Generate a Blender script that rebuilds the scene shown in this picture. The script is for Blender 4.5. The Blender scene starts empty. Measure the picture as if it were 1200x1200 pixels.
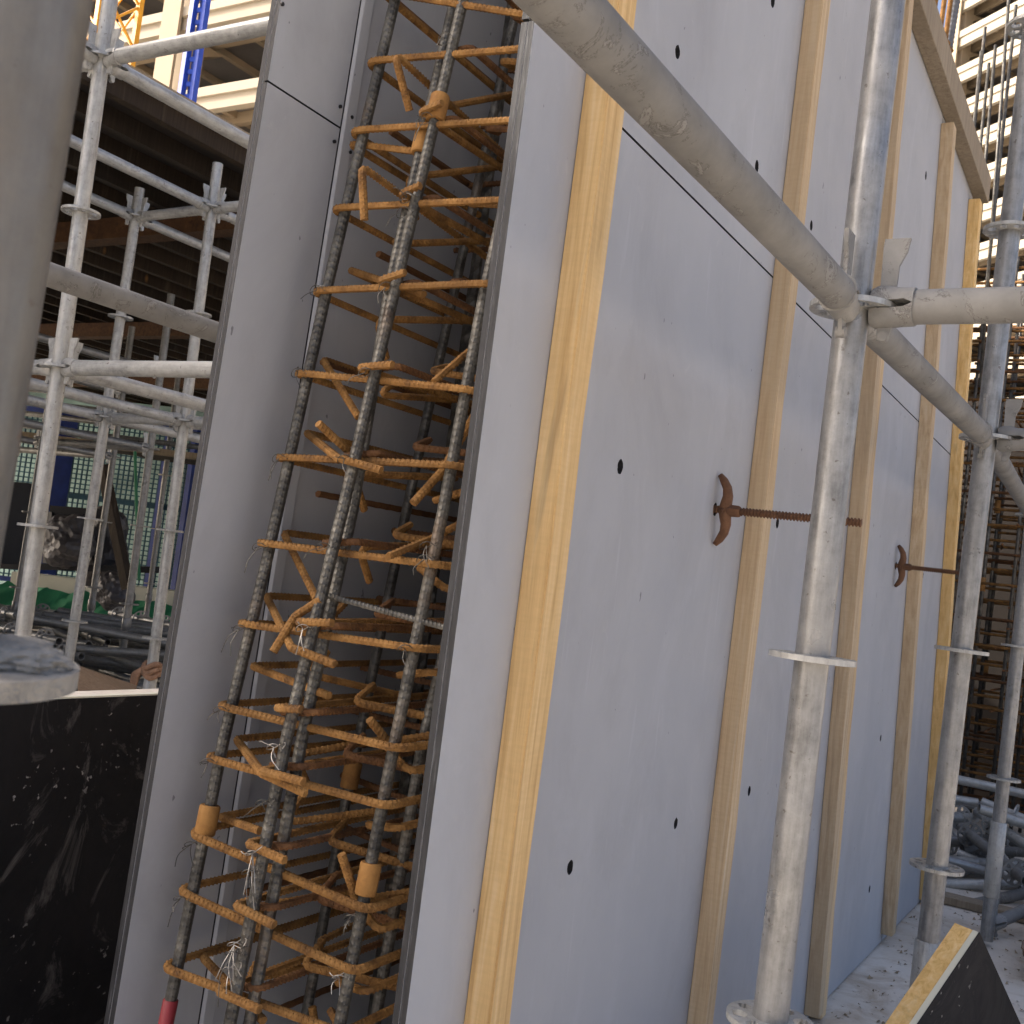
import bpy, bmesh, math, random
import numpy as np
from mathutils import Vector, Matrix
random.seed(7); rnd = random.Random(11)

# ------------------------------------------------------------------ camera, world, sun, exposure
sc = bpy.context.scene
H = 1.15                                           # camera height above the slab
CAMR = np.array([[0.85458406, 0.5043267, 0.12385746],
                 [0.07694748, 0.11289884, -0.9906225],
                 [-0.51358074, 0.85610071, 0.05767488]])   # rows: right, down, forward (X across the wall, Y along it)
FPX = 1280.0
cam = bpy.data.cameras.new('camera'); camo = bpy.data.objects.new('camera', cam)
sc.collection.objects.link(camo); sc.camera = camo
cam.sensor_width = 36; cam.lens = 36 * FPX / 1200; cam.clip_start = 0.02; cam.clip_end = 800
r_, d_, f_ = [Vector(v) for v in CAMR]
camo.matrix_world = Matrix(((r_.x, -d_.x, -f_.x, 0), (r_.y, -d_.y, -f_.y, 0), (r_.z, -d_.z, -f_.z, H), (0, 0, 0, 1)))
cam.dof.use_dof = True; cam.dof.focus_distance = 1.75; cam.dof.aperture_fstop = 24

SUN = Vector((-0.74, -0.34, 0.58)).normalized()    # towards the sun: behind the wall, over the left-hand structure
world = bpy.data.worlds.new('World'); sc.world = world; world.use_nodes = True
wn = world.node_tree; bg = wn.nodes['Background']
sky = wn.nodes.new('ShaderNodeTexSky'); sky.sky_type = 'NISHITA'; sky.sun_disc = False
sky.sun_elevation = math.asin(SUN.z); sky.sun_rotation = math.atan2(SUN.x, SUN.y)
sky.air_density = 0.6; sky.dust_density = 7.0; sky.ozone_density = 0.6
wn.links.new(sky.outputs[0], bg.inputs[0]); bg.inputs[1].default_value = 0.15
sl = bpy.data.lights.new('sun', 'SUN'); sl.energy = 2.0; sl.angle = math.radians(0.6); sl.color = (1, 0.92, 0.82)
so = bpy.data.objects.new('sun', sl); sc.collection.objects.link(so); so.rotation_euler = SUN.to_track_quat('Z', 'Y').to_euler()
sc.view_settings.view_transform = 'Standard'; sc.view_settings.look = 'None'; sc.view_settings.gamma = 1
sc.view_settings.exposure = 1.5

# ------------------------------------------------------------------ helpers
COL = sc.collection
def ray(x, y): return CAMR.T @ np.array([(x - 600) / FPX, (y - 600) / FPX, 1.0])
def on_x(px, X): r = ray(*px); p = r * (X / r[0]); return Vector((p[0], p[1], p[2] + H))
def on_y(px, Y): r = ray(*px); p = r * (Y / r[1]); return Vector((p[0], p[1], p[2] + H))
def on_z(px, z): r = ray(*px); p = r * ((z - H) / r[2]); return Vector((p[0], p[1], z))
def at(px, D): p = ray(*px) * D; return Vector((p[0], p[1], p[2] + H))

def props(o, label=None, cat=None, group=None, kind=None):
    if label: o['label'] = label
    if cat: o['category'] = cat
    if group: o['group'] = group
    if kind: o['kind'] = kind
    return o
def link(o, parent=None):
    COL.objects.link(o)
    if parent is not None: o.parent = parent
    return o
def thing(name, loc, label, cat, group=None, rot=None):
    o = bpy.data.objects.new(name, None); o.empty_display_size = 0.1; link(o)
    if rot is None: o.location = loc
    else: o.matrix_world = Matrix.Translation(loc) @ rot.to_4x4()
    return props(o, label, cat, group)
def mesh(name, V, F, mat, smooth=False):
    m = bpy.data.meshes.new(name); m.from_pydata([tuple(v) for v in V], [], F); m.update()
    if mat: m.materials.append(mat)
    if smooth: m.polygons.foreach_set('use_smooth', [True] * len(m.polygons))
    return m
def part(name, me, parent=None, loc=None, rot=None):
    o = bpy.data.objects.new(name, me); link(o, parent)
    if loc is not None: o.location = loc
    if rot is not None: o.rotation_euler = rot
    return o
class MB:
    def __init__(s, off=(0, 0, 0)): s.V = []; s.F = []; s.o = Vector(off)
    def quads(s, vs, fs): n = len(s.V); s.V += [Vector(v) - s.o for v in vs]; s.F += [[n + i for i in f] for f in fs]; return s
    def hexa(s, b, t):                                  # bottom 4 (ccw from above), top 4
        return s.quads(list(b) + list(t), [(3, 2, 1, 0), (4, 5, 6, 7), (0, 1, 5, 4), (1, 2, 6, 5), (2, 3, 7, 6), (3, 0, 4, 7)])
    def box(s, a, b):
        x0, y0, z0 = a; x1, y1, z1 = b
        return s.hexa([(x0, y0, z0), (x1, y0, z0), (x1, y1, z0), (x0, y1, z0)], [(x0, y0, z1), (x1, y0, z1), (x1, y1, z1), (x0, y1, z1)])
    def bar(s, p, q, w, h, up=(0, 0, 1)):
        p, q = Vector(p), Vector(q); d = (q - p).normalized(); x = d.cross(Vector(up))
        if x.length < 1e-4: x = d.cross(Vector((1, 0, 0)))
        x.normalize(); y = x.cross(d); x *= w / 2; y *= h / 2
        return s.hexa([p - x - y, p + x - y, q + x - y, q - x - y], [p - x + y, p + x + y, q + x + y, q - x + y])
    def tube(s, pts, r, n=10, caps=True, hollow=0):
        pts = [Vector(p) for p in pts]; R = r if hasattr(r, '__len__') else [r] * len(pts)
        T = []
        for i in range(len(pts)):
            a = pts[max(i - 1, 0)]; b = pts[min(i + 1, len(pts) - 1)]; T.append((b - a).normalized())
        u = T[0].orthogonal().normalized(); base = len(s.V); N = len(pts)
        for i in range(N):
            u = (u - T[i] * u.dot(T[i])).normalized(); v = T[i].cross(u)
            for k in range(n):
                a = 2 * math.pi * k / n; s.V.append(pts[i] + (u * math.cos(a) + v * math.sin(a)) * R[i] - s.o)
        for i in range(N - 1):
            for k in range(n):
                k2 = (k + 1) % n; s.F.append([base + i * n + k, base + i * n + k2, base + (i + 1) * n + k2, base + (i + 1) * n + k])
        if caps:
            s.F.append([base + k for k in range(n)][::-1]); s.F.append([base + (N - 1) * n + k for k in range(n)])
        return s
    def build(s, name, mat, parent=None, smooth=False, bevel=0, sharp=None):
        me = mesh(name, s.V, s.F, mat, smooth)
        if bevel:
            bm = bmesh.new(); bm.from_mesh(me)
            bmesh.ops.bevel(bm, geom=bm.edges[:], offset=bevel, segments=1, affect='EDGES', profile=0.5); bm.to_mesh(me); bm.free()
        if smooth and sharp: me.set_sharp_from_angle(angle=math.radians(sharp))
        return part(name, me, parent)
def fillet(pts, rad, seg=5):
    pts = [Vector(p) for p in pts]; out = [pts[0]]
    for i in range(1, len(pts) - 1):
        a, b, c = pts[i - 1], pts[i], pts[i + 1]; u = (a - b).normalized(); v = (c - b).normalized()
        ang = math.acos(max(-1, min(1, u.dot(v)))); 
        if ang > 3.05: out.append(b); continue
        t = min(rad / math.tan(ang / 2), (a - b).length * .49, (c - b).length * .49)
        p, q = b + u * t, b + v * t
        for k in range(seg + 1):
            w = k / seg; out.append(p * (1 - w) ** 2 + b * 2 * w * (1 - w) + q * w ** 2)
    out.append(pts[-1]); return out
def rebar(pts, r, pitch, off=(0, 0, 0), n=8, per=4, rib=.2):
    """a ribbed bar swept along a polyline: slanted crescent ribs and two long ribs"""
    P = np.array([tuple(p) for p in pts]); seg = np.linalg.norm(np.diff(P, axis=0), axis=1); S = np.concatenate([[0], np.cumsum(seg)])
    N = max(4, int(S[-1] / (pitch / per))); t = np.linspace(0, S[-1], N)
    Q = np.stack([np.interp(t, S, P[:, i]) for i in range(3)], 1)
    T = np.gradient(Q, axis=0); T /= np.linalg.norm(T, axis=1)[:, None]
    U = np.zeros_like(T); u = np.array(Vector(T[0]).orthogonal().normalized())
    for i in range(N):
        u = u - T[i] * (u @ T[i]); u /= np.linalg.norm(u); U[i] = u
    W = np.cross(T, U); th = np.arange(n) * 2 * math.pi / n
    ph = t[:, None] / pitch + np.abs(((th / math.pi) % 2) - 1)[None, :] * 1.1
    R = r * (1 + rib * np.maximum(0, np.sin(2 * math.pi * ph)) ** 1.5 * np.maximum(.2, np.abs(np.sin(th)))[None, :] + rib * .6 * (np.abs(np.sin(th)) < .2)[None, :])
    V = Q[:, None, :] + R[:, :, None] * (np.cos(th)[None, :, None] * U[:, None, :] + np.sin(th)[None, :, None] * W[:, None, :]) - np.array(tuple(off))
    V = V.reshape(-1, 3); i = np.arange(N - 1)[:, None]; k = np.arange(n)[None, :]; k2 = (k + 1) % n
    F = np.stack([i * n + k, i * n + k2, (i + 1) * n + k2, (i + 1) * n + k], -1).reshape(-1, 4).tolist()
    F.append(list(range(n))[::-1]); F.append([(N - 1) * n + q for q in range(n)])
    return V.tolist(), F

# ------------------------------------------------------------------ materials
class Mat:
    def __init__(s, name):
        s.m = bpy.data.materials.new(name); s.m.use_nodes = True; s.t = s.m.node_tree; s.b = s.t.nodes['Principled BSDF']
        s.co = None
    def n(s, t, **k):
        x = s.t.nodes.new(t)
        for a, v in k.items(): setattr(x, a, v)
        return x
    def l(s, a, b): s.t.links.new(a, b)
    def coord(s, scale=(1, 1, 1), rand=True):
        if s.co is None:
            tc = s.n('ShaderNodeTexCoord'); oi = s.n('ShaderNodeObjectInfo'); ad = s.n('ShaderNodeVectorMath', operation='MULTIPLY_ADD')
            cb = s.n('ShaderNodeCombineXYZ')
            for i in range(3): s.l(oi.outputs['Random'], cb.inputs[i])
            s.l(cb.outputs[0], ad.inputs[0]); ad.inputs[1].default_value = (37, 23, 51) if rand else (0, 0, 0); s.l(tc.outputs['Object'], ad.inputs[2]); s.co = ad.outputs[0]; s.oi = oi
        mp = s.n('ShaderNodeMapping'); mp.inputs['Scale'].default_value = scale; s.l(s.co, mp.inputs[0]); return mp.outputs[0]
    def noise(s, scale, detail=4, rough=.55, stretch=(1, 1, 1), dist=0):
        x = s.n('ShaderNodeTexNoise'); x.inputs['Scale'].default_value = scale; x.inputs['Detail'].default_value = detail
        x.inputs['Roughness'].default_value = rough; x.inputs['Distortion'].default_value = dist; s.l(s.coord(stretch), x.inputs['Vector']); return x.outputs['Fac']
    def ramp(s, fac, stops):
        x = s.n('ShaderNodeValToRGB'); e = x.color_ramp.elements
        while len(e) < len(stops): e.new(.5)
        for i, (p, c) in enumerate(stops):
            e[i].position = p; e[i].color = (*(c if hasattr(c, '__len__') else (c, c, c)), 1)
        s.l(fac, x.inputs[0]); return x.outputs[0]
    def mix(s, fac, a, b, mode='MIX'):
        x = s.n('ShaderNodeMix', data_type='RGBA', blend_type=mode)
        for v, i in ((fac, 0), (a, 6), (b, 7)):
            if isinstance(v, (int, float)): x.inputs[i].default_value = v
            elif isinstance(v, tuple): x.inputs[i].default_value = (*v, 1)
            else: s.l(v, x.inputs[i])
        return x.outputs[2]
    def bump(s, h, strength=.3, dist=.002):
        x = s.n('ShaderNodeBump'); x.inputs['Strength'].default_value = strength; x.inputs['Distance'].default_value = dist
        s.l(h, x.inputs['Height']); s.l(x.outputs[0], s.b.inputs['Normal']); return s
    def set(s, col=None, rough=None, metal=None, spec=None):
        for v, k in ((col, 'Base Color'), (rough, 'Roughness'), (metal, 'Metallic'), (spec, 'Specular IOR Level')):
            if v is None: continue
            if isinstance(v, tuple): s.b.inputs[k].default_value = (*v, 1)
            elif isinstance(v, (int, float)): s.b.inputs[k].default_value = v
            else: s.l(v, s.b.inputs[k])
        return s
def plain(name, c, rough=.6, metal=0, var=.25, scale=6, bump=.15):
    M_ = Mat(name); f = M_.noise(scale, 5, .6)
    M_.set(M_.ramp(f, [(.3, tuple(x * (1 - var) for x in c)), (.7, tuple(min(1, x * (1 + var)) for x in c))]), rough, metal)
    if bump: M_.bump(M_.noise(scale * 9, 3), bump, .004)
    return M_.m

def m_grey_ply():
    a = Mat('grey_faced_ply'); big = a.noise(2.2, 4, .6, (1, 1, .5)); col = a.ramp(big, [(.3, (.352, .361, .378)), (.7, (.402, .411, .425))])
    sm = a.ramp(a.noise(7, 6, .65, (1, 1, .35), 1.2), [(.55, 0.), (.8, .4)])
    col = a.mix(sm, col, (.46, .472, .50))                                       # chalky smears
    cl = a.ramp(a.noise(3.3, 6, .7, (1, 1, .6), .6), [(.50, 0.), (.72, .42)]); col = a.mix(cl, col, (.285, .285, .292))        # dull cloudy stains
    hz = a.ramp(a.noise(17, 7, .75, (1, 1, .5), 1.4), [(.60, 0.), (.74, .38)]); col = a.mix(hz, col, (.47, .468, .465))         # dried cement haze
    dr = a.ramp(a.noise(14, 4, .6, (1, 1, .05), .3), [(.66, 0.), (.76, .30)]); col = a.mix(dr, col, (.27, .255, .235))           # thin drips
    d = a.ramp(a.noise(60, 2, .5, (1, 1, .6)), [(.755, 0.), (.78, .7)]); col = a.mix(d, col, (.10, .10, .105))     # specks
    scr = a.ramp(a.noise(26, 2, .4, (1, 1.6, .12), .4), [(.70, 0.), (.74, .22)]); col = a.mix(scr, col, (.48, .49, .52))
    a.set(col, a.ramp(a.noise(9, 4), [(.3, .52), (.7, .68)]), 0, .25); a.bump(a.noise(5, 2), .08, .01); return a.m
def m_ply_edge():
    a = Mat('ply_edge'); f = a.noise(90, 3, .6, (3, 1, .2)); 
    a.set(a.ramp(f, [(.35, (.006, .0065, .008)), (.62, (.018, .0185, .021)), (.78, (.10, .10, .105))]), .7).bump(f, .5, .002); return a.m
def m_wood(name, c0, c1, c2, stain=.6):
    a = Mat(name); g = a.noise(75, 5, .65, (1, 1, .03), .6); b = a.noise(5, 3, .5, (1, 1, .12))
    col = a.ramp(g, [(.28, c0), (.5, c1), (.72, c2)]); col = a.mix(a.ramp(b, [(.4, 0.), (.62, .5)]), col, tuple(x * .74 for x in c1))
    st = a.ramp(a.noise(9, 5, .7, (1, 1, .06), 1.0), [(.58, 0.), (.72, stain)]); col = a.mix(st, col, (.17, .13, .085))
    kn = a.n('ShaderNodeTexVoronoi'); kn.inputs['Scale'].default_value = 3.2; a.l(a.coord((1, 1, .55)), kn.inputs['Vector'])
    col = a.mix(a.ramp(kn.outputs['Distance'], [(.03, .7), (.07, 0.)]), col, (.25, .12, .04))
    saw = a.noise(160, 2, .5, (.2, .2, 1)); col = a.mix(a.ramp(saw, [(.35, .12), (.6, 0.)]), col, tuple(x * .6 for x in c1))
    vr = a.n('ShaderNodeMapRange'); a.l(a.oi.outputs['Random'], vr.inputs[0]); vr.inputs[3].default_value = .72; vr.inputs[4].default_value = 1.12
    hs = a.n('ShaderNodeHueSaturation'); a.l(vr.outputs[0], hs.inputs['Value']); a.l(vr.outputs[0], hs.inputs['Saturation']); a.l(col, hs.inputs['Color']); col = hs.outputs[0]
    a.set(col, .72, 0, .25); a.bump(a.mix(.5, g, saw), .35, .003); return a.m
def m_galv(name, c=(.25, .25, .243), metal=.55, dust=.5, dustc=(.27, .262, .243), rt=.70):
    a = Mat(name); f = a.mix(.5, a.noise(32, 6, .75), a.noise(70, 4, .7, (1, 1, .12))); col = a.ramp(f, [(.34, tuple(x * .5 for x in c)), (.5, c), (.66, tuple(x * 1.45 for x in c))])
    dm = a.ramp(a.noise(5, 6, .7, (1, 1, .6)), [(.42, 0.), (.66, dust)]); col = a.mix(dm, col, dustc)
    sp = a.ramp(a.noise(75, 3, .6), [(.66, 0.), (.71, .75)]); col = a.mix(sp, col, (.10, .085, .07))
    rs = a.ramp(a.noise(11 if rt > .65 else 24, 6, .75), [(rt, 0.), (rt + .05, .75)]); col = a.mix(rs, col, (.16, .095, .055))
    met = a.ramp(dm, [(0., metal), (.45, metal * .3)])
    a.set(col, a.ramp(a.noise(14, 4), [(.3, .26), (.7, .48)]), met); a.bump(a.noise(120, 4, .7), .22, .0015); return a.m
def m_cement(name, c=(.20, .195, .182)):
    a = Mat(name); f = a.noise(9, 6, .65); col = a.ramp(f, [(.3, tuple(x * .72 for x in c)), (.72, tuple(x * 1.22 for x in c))])
    fl = a.noise(16, 6, .75, (1, 1, 1), 1.5); k = a.ramp(fl, [(.60, 0.), (.63, .8)]); col = a.mix(k, col, tuple(x * 1.25 for x in c))
    ed = a.ramp(fl, [(.575, 0.), (.597, .75), (.61, 0.)]); col = a.mix(ed, col, (.07, .06, .05))
    a.set(col, .8, .08, .3); a.bump(a.mix(.6, f, k), .5, .004); return a.m
def m_rust(name, c=(.215, .105, .028), dark=(.07, .034, .013), hi=(.33, .18, .058)):
    a = Mat(name); f = a.noise(35, 5, .7); g = a.noise(8, 4, .6)
    col = a.ramp(f, [(.3, dark), (.5, c), (.75, hi)]); col = a.mix(a.ramp(g, [(.4, .0), (.65, .55)]), col, tuple(x * .5 for x in c))
    a.set(col, .82, .0, .3); a.bump(a.noise(220, 3, .6), .5, .001); return a.m
def m_barsteel():
    a = Mat('dark_bar_steel'); f = a.noise(30, 5, .7); col = a.ramp(f, [(.32, (.028, .027, .025)), (.55, (.095, .09, .078)), (.75, (.21, .20, .172))])
    k = a.ramp(a.noise(5, 5, .65), [(.58, 0.), (.76, .5)]); col = a.mix(k, col, (.19, .105, .045))
    a.set(col, .48, a.ramp(k, [(0., .55), (.8, .0)])); a.bump(a.noise(200, 3), .3, .001); return a.m
def m_blackply():
    a = Mat('black_film_ply'); st = a.noise(7, 7, .72, (1, 1, .6), 2.2); col = a.ramp(a.noise(3, 5), [(.3, (.004, .004, .005)), (.7, (.014, .013, .014))])
    col = a.mix(a.ramp(st, [(.56, 0.), (.70, .30)]), col, (.25, .23, .21)); sp = a.ramp(a.noise(70, 2, .5), [(.68, 0.), (.73, .6)])
    gate = a.ramp(a.noise(5, 3), [(.45, 0.), (.6, 1.)]); col = a.mix(a.mix(1., sp, gate, 'MULTIPLY'), col, (.45, .43, .40))
    a.set(col, a.ramp(st, [(.4, .5), (.7, .8)]), 0, .18); a.bump(a.noise(12, 5), .12, .006); return a.m
def m_slab():
    a = Mat('concrete_slab'); col = a.ramp(a.noise(1.6, 7, .65), [(.28, (.48, .42, .34)), (.5, (.64, .59, .51)), (.72, (.72, .68, .61))])
    col = a.mix(a.ramp(a.noise(4.5, 6, .7, (1, 1, 1), .8), [(.5, 0.), (.66, .6)]), col, (.36, .26, .155))
    col = a.mix(a.ramp(a.noise(30, 4, .6), [(.64, 0.), (.70, .85)]), col, (.11, .08, .05)); a.set(col, .88); a.bump(a.noise(22, 6, .7), .5, .01); return a.m
GREY = m_grey_ply(); EDGE = m_ply_edge()
WOOD = m_wood('yellow_timber', (.48, .29, .115), (.69, .475, .225), (.78, .61, .365))
WOODG = m_wood('weathered_timber', (.20, .15, .095), (.30, .235, .155), (.37, .30, .21), .5)
WOODB = m_wood('brown_board', (.20, .115, .05), (.26, .16, .08), (.31, .20, .105), .2)
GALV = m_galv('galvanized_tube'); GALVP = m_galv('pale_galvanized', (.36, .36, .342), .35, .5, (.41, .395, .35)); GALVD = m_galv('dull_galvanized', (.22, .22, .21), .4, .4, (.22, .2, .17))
CEM = m_cement('cement_dusted_tube'); CEMH = m_cement('cement_dusted_casting', (.25, .245, .23))
CEMD = plain('rough_grey_cement', (.235, .225, .20), .85, .0, .35, 40, .6); RUST = m_rust('rusty_bar'); RUSTD = m_rust('dark_rusty_bar', (.13, .058, .021), (.04, .02, .01), (.20, .098, .036)); COUP = m_rust('rusty_coupler', (.30, .15, .042), (.20, .09, .03), (.37, .195, .06))
CAST = m_rust('rusty_casting', (.145, .072, .038), (.085, .042, .024), (.20, .105, .055))
BEAR = m_rust('dark_rusty_beam', (.075, .034, .013), (.03, .015, .008), (.11, .055, .022)); STEEL = m_barsteel(); BLACK = m_blackply(); SLAB = m_slab()
WIRE = plain('tie_wire', (.30, .285, .26), .45, .6, .2, 20, 0); REDP = plain('red_paint', (.24, .02, .024), .6)
PVC = plain('dark_conduit', (.10, .105, .115), .5); BLUE = plain('blue_paint', (.012, .035, .20), .5, 0, .25); BLUEL = plain('bright_blue_paint', (.016, .06, .40), .5, 0, .2)
TEAL = plain('teal_wire', (.018, .075, .11), .6); NET = plain('pale_teal_net', (.22, .33, .31), .8, 0, .45, 1.2, 0); GREEN = plain('green_tarp', (.02, .17, .075), .65, 0, .3, 3); BAG = plain('grey_plastic_sheet', (.075, .07, .072), .4, 0, .35, 9)
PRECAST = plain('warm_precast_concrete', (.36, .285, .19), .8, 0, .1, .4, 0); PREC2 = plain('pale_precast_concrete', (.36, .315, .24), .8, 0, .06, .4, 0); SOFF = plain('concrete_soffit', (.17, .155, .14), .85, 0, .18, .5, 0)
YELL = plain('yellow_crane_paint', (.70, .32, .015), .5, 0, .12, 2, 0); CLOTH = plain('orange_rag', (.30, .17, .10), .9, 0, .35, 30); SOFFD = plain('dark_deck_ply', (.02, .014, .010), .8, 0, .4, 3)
BLK = plain('black_steel', (.006, .006, .008), .6); CRUMP = plain('brown_crumpled_metal', (.16, .11, .075), .75, .1, .4, 12)
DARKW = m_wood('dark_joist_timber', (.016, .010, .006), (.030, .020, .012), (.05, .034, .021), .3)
FENCEL = plain('pale_concrete_wall', (.62, .60, .48), .8, 0, .15, .8, 0)

# ------------------------------------------------------------------ the setting
g = MB(); S = 400.0
g.quads([(-S, -S, 0), (S, -S, 0), (S, S, 0), (-S, S, 0)], [(0, 1, 2, 3)]); props(g.build('ground', SLAB), kind='structure')

# ------------------------------------------------------------------ wall formwork
XW = -0.767; XL = -1.2; ZT = 1.80 + H; ZS = 0.70 + H; TH = .0095
def yl(Yb, Yt): return lambda z: Yb + (Yt - Yb) * z / ZT           # near-vertical line across the sheet
form = thing('wall_formwork', (XW, 1.15, 0), 'grey faced plywood wall form with yellow timber studs and tie holes', 'formwork')
FO = form.location.copy()
stud_y = [yl(1.314, 1.338), yl(2.222, 2.25), yl(3.20, 3.0), yl(4.20, 3.775), yl(4.95, 4.425)]
stud_w = [.057, .053, .055, .06, .065]
yend = yl(5.06, 4.52)
lines = [yl(1.172, 1.180)] + [(lambda z, f=stud_y[i], w=stud_w[i]: f(z) + w * .5) for i in range(4)] + [yend]
holes = [(1.600, .197), (1.63, .909), (1.592, -.447), (2.05, 1.223), (2.034, -.435), (2.474, -.419), (2.463, .195), (3.287, .193), (3.37, -.40), (3.848, -.387), (3.413, -.906), (3.923, -.902), (3.638, 1.472), (2.067, .883), (2.052, .179), (3.806, .192), (4.3, .19), (1.60, -.93), (2.04, -.92), (2.47, .90), (3.30, .89)]
def sheet(name, f0, f1, z0, z1, x0, x1, gap=.0022):
    b = MB(FO); zz = [(z0 + gap, z1 - gap)]
    c = lambda z, x: [(x0, f0(z) + gap, z), (x1, f0(z) + gap, z), (x1, f1(z) - gap, z), (x0, f1(z) - gap, z)]
    b.hexa(c(z0 + gap, 0), c(z1 - gap, 0))
    me = mesh(name, b.V, b.F, GREY); me.materials.append(EDGE)
    for p in me.polygons: p.material_index = 0 if abs(p.normal.x) > .9 else 1
    o = part(name, me, form)
    cut = [h for h in holes if f0(h[1] + H) + .03 < h[0] < f1(h[1] + H) - .03 and z0 + .02 < h[1] + H < z1 - .02]
    if cut:
        cm = MB(FO)
        for (y, z) in cut:
            s = .0088 + .003 * rnd.random(); n = 12; base = []
            ring = [(y + s * math.cos(2 * math.pi * k / n) * (1 + .15 * rnd.random()), z + H + s * 1.15 * math.sin(2 * math.pi * k / n) * (1 + .2 * rnd.random())) for k in range(n)]
            vs = [(x0 - .02, a, b_) for a, b_ in ring] + [(x1 + .02, a, b_) for a, b_ in ring]
            fs = [tuple(range(n))[::-1], tuple(range(n, 2 * n))] + [(k, (k + 1) % n, n + (k + 1) % n, n + k) for k in range(n)]
            cm.quads(vs, fs)
        co = bpy.data.objects.new('cut', mesh('cut', cm.V, cm.F, EDGE)); COL.objects.link(co); co.parent = form
        md = o.modifiers.new('b', 'BOOLEAN'); md.object = co; md.operation = 'DIFFERENCE'; md.solver = 'EXACT'
        bpy.context.view_layer.update(); dg = bpy.context.evaluated_depsgraph_get()
        nm = bpy.data.meshes.new_from_object(o.evaluated_get(dg)); o.modifiers.clear(); o.data = nm
        for p in nm.polygons: p.material_index = 0 if abs(p.normal.x) > .9 else 1
        bpy.data.objects.remove(co)
    return o
for i in range(5):
    zj = ZS + (.034, .006, 0, .006, 0)[i]
    for (z0, z1) in ((.004, zj), (zj, ZT)):
        sheet('plywood_panel', lines[i], lines[i + 1], z0, z1, XW - TH, XW)
        sheet('plywood_lining', lines[i], lines[i + 1], z0, z1, XW - 2 * TH - .0014, XW - TH - .0014)
def stud(f, w, d, z0, z1, mat=WOOD, x0=XW, name='stud'):
    b = MB(FO); n = 14; rows = []
    for k in range(n + 1):
        z = z0 + (z1 - z0) * k / n; y = f(z) + .0012 * math.sin(k * 1.7 + w * 900); j = .0012 * math.sin(k * 2.3 + w * 500)
        rows.append([(x0 + .0005, y, z), (x0 + d + j, y + .001 * math.cos(k), z), (x0 + d + j, y + w + j, z), (x0 + .0005, y + w, z)])
    V = [v for r in rows for v in r]; Fc = [(3, 2, 1, 0), tuple(4 * n + q for q in range(4))]
    for k in range(n):
        for q in range(4): Fc.append((4 * k + q, 4 * k + (q + 1) % 4, 4 * k + 4 + (q + 1) % 4, 4 * k + 4 + q))
    b.quads(V, Fc); me = mesh(name, b.V, b.F, mat)
    bm = bmesh.new(); bm.from_mesh(me); es = [e for e in bm.edges if e.calc_face_angle(0) > .5]
    bmesh.ops.bevel(bm, geom=es, offset=.0018, segments=2, affect='EDGES'); bm.to_mesh(me); bm.free()
    return part(name, me, form)
stud(stud_y[0], stud_w[0], .041, .006, ZT + .25); stud(stud_y[1], stud_w[1], .040, .006, ZT + .2)
stud(stud_y[2], stud_w[2], .040, .03, ZT - .03); stud(lambda z: stud_y[2](z) + .06 + .008 * (1 - z / ZT), .05, .034, .006, ZS + .35)
stud(stud_y[3], stud_w[3], .042, .04, 1.715 + H); stud(stud_y[4], stud_w[4], .042, .02, 1.69 + H)
tb = MB(FO); tb.hexa([(XW + .0015, 2.75, 1.775 + H), (XW + .052, 2.75, 1.775 + H), (XW + .052, 4.60, 1.725 + H), (XW + .0015, 4.60, 1.725 + H)],
                     [(XW + .0015, 2.75, 1.88 + H), (XW + .052, 2.75, 1.88 + H), (XW + .052, 4.60, 1.83 + H), (XW + .0015, 4.60, 1.83 + H)])
tb.build('top_timber', WOODG, form, bevel=.002)

# left form: inner face only shows
lf = thing('wall_formwork', (XL, 1.11, 0), 'opposite grey plywood wall form, inner face behind the rusty rebar cage', 'formwork')
LO = lf.location.copy(); jn = yl(1.256, 1.345); nearl = yl(1.088, 1.170)
def lsheet(name, f0, f1, z0, z1, x1, th=.009, gap=.0016):
    b = MB(LO); c = lambda z: [(x1 - th, f0(z) + gap, z), (x1, f0(z) + gap, z), (x1, f1(z) - gap, z), (x1 - th, f1(z) - gap, z)]
    b.hexa(c(z0 + gap), c(z1 - gap)); me = mesh(name, b.V, b.F, GREY); me.materials.append(EDGE)
    for p in me.polygons: p.material_index = 0 if abs(p.normal.x) > .9 else 1
    return part(name, me, lf)
ZLS = .687 + H
lsheet('plywood_panel', nearl, jn, .004, ZLS, XL); lsheet('plywood_panel', nearl, jn, ZLS, ZT + .3, XL)
lsheet('plywood_panel', jn, yl(2.5, 2.5), .004, ZT + .3, XL + .002); lsheet('plywood_panel', yl(2.5, 2.5), yl(5, 5), .004, ZT + .3, XL + .001)
lsheet('plywood_panel', yl(5, 5), yl(6.3, 6.3), .004, ZT + .3, XL + .002); lsheet('plywood_panel', yl(6.3, 6.3), yl(7.55, 7.55), .004, ZT + .3, XL + .001)  # unseen far panels, added to keep the sun off the rebar wall
lsheet('plywood_lining', nearl, yl(2.4, 2.4), .004, ZT + .3, XL - .0103, .009)
b = MB(LO)
c = lambda z: [(XL + .0025, jn(z) - .002, z), (XL + .0075, jn(z) + .002, z), (XL + .0075, jn(z) + .024, z), (XL + .0025, jn(z) + .026, z)]
b.hexa(c(.004), c(ZT + .29)); b.build('joint_batten', GREY, lf, bevel=.0008)
for (px) in ((398, 125), (408, 138), (391, 166), (406, 179), (330, 5)):      # screw heads by the joint
    p = on_x(px, XL); q = MB(LO); q.tube([p + Vector((-.002, 0, 0)), p + Vector((.0035 if px[0] < 400 else .0095, 0, 0))], .003, 8); q.build('screw', BLK, lf)
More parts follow.
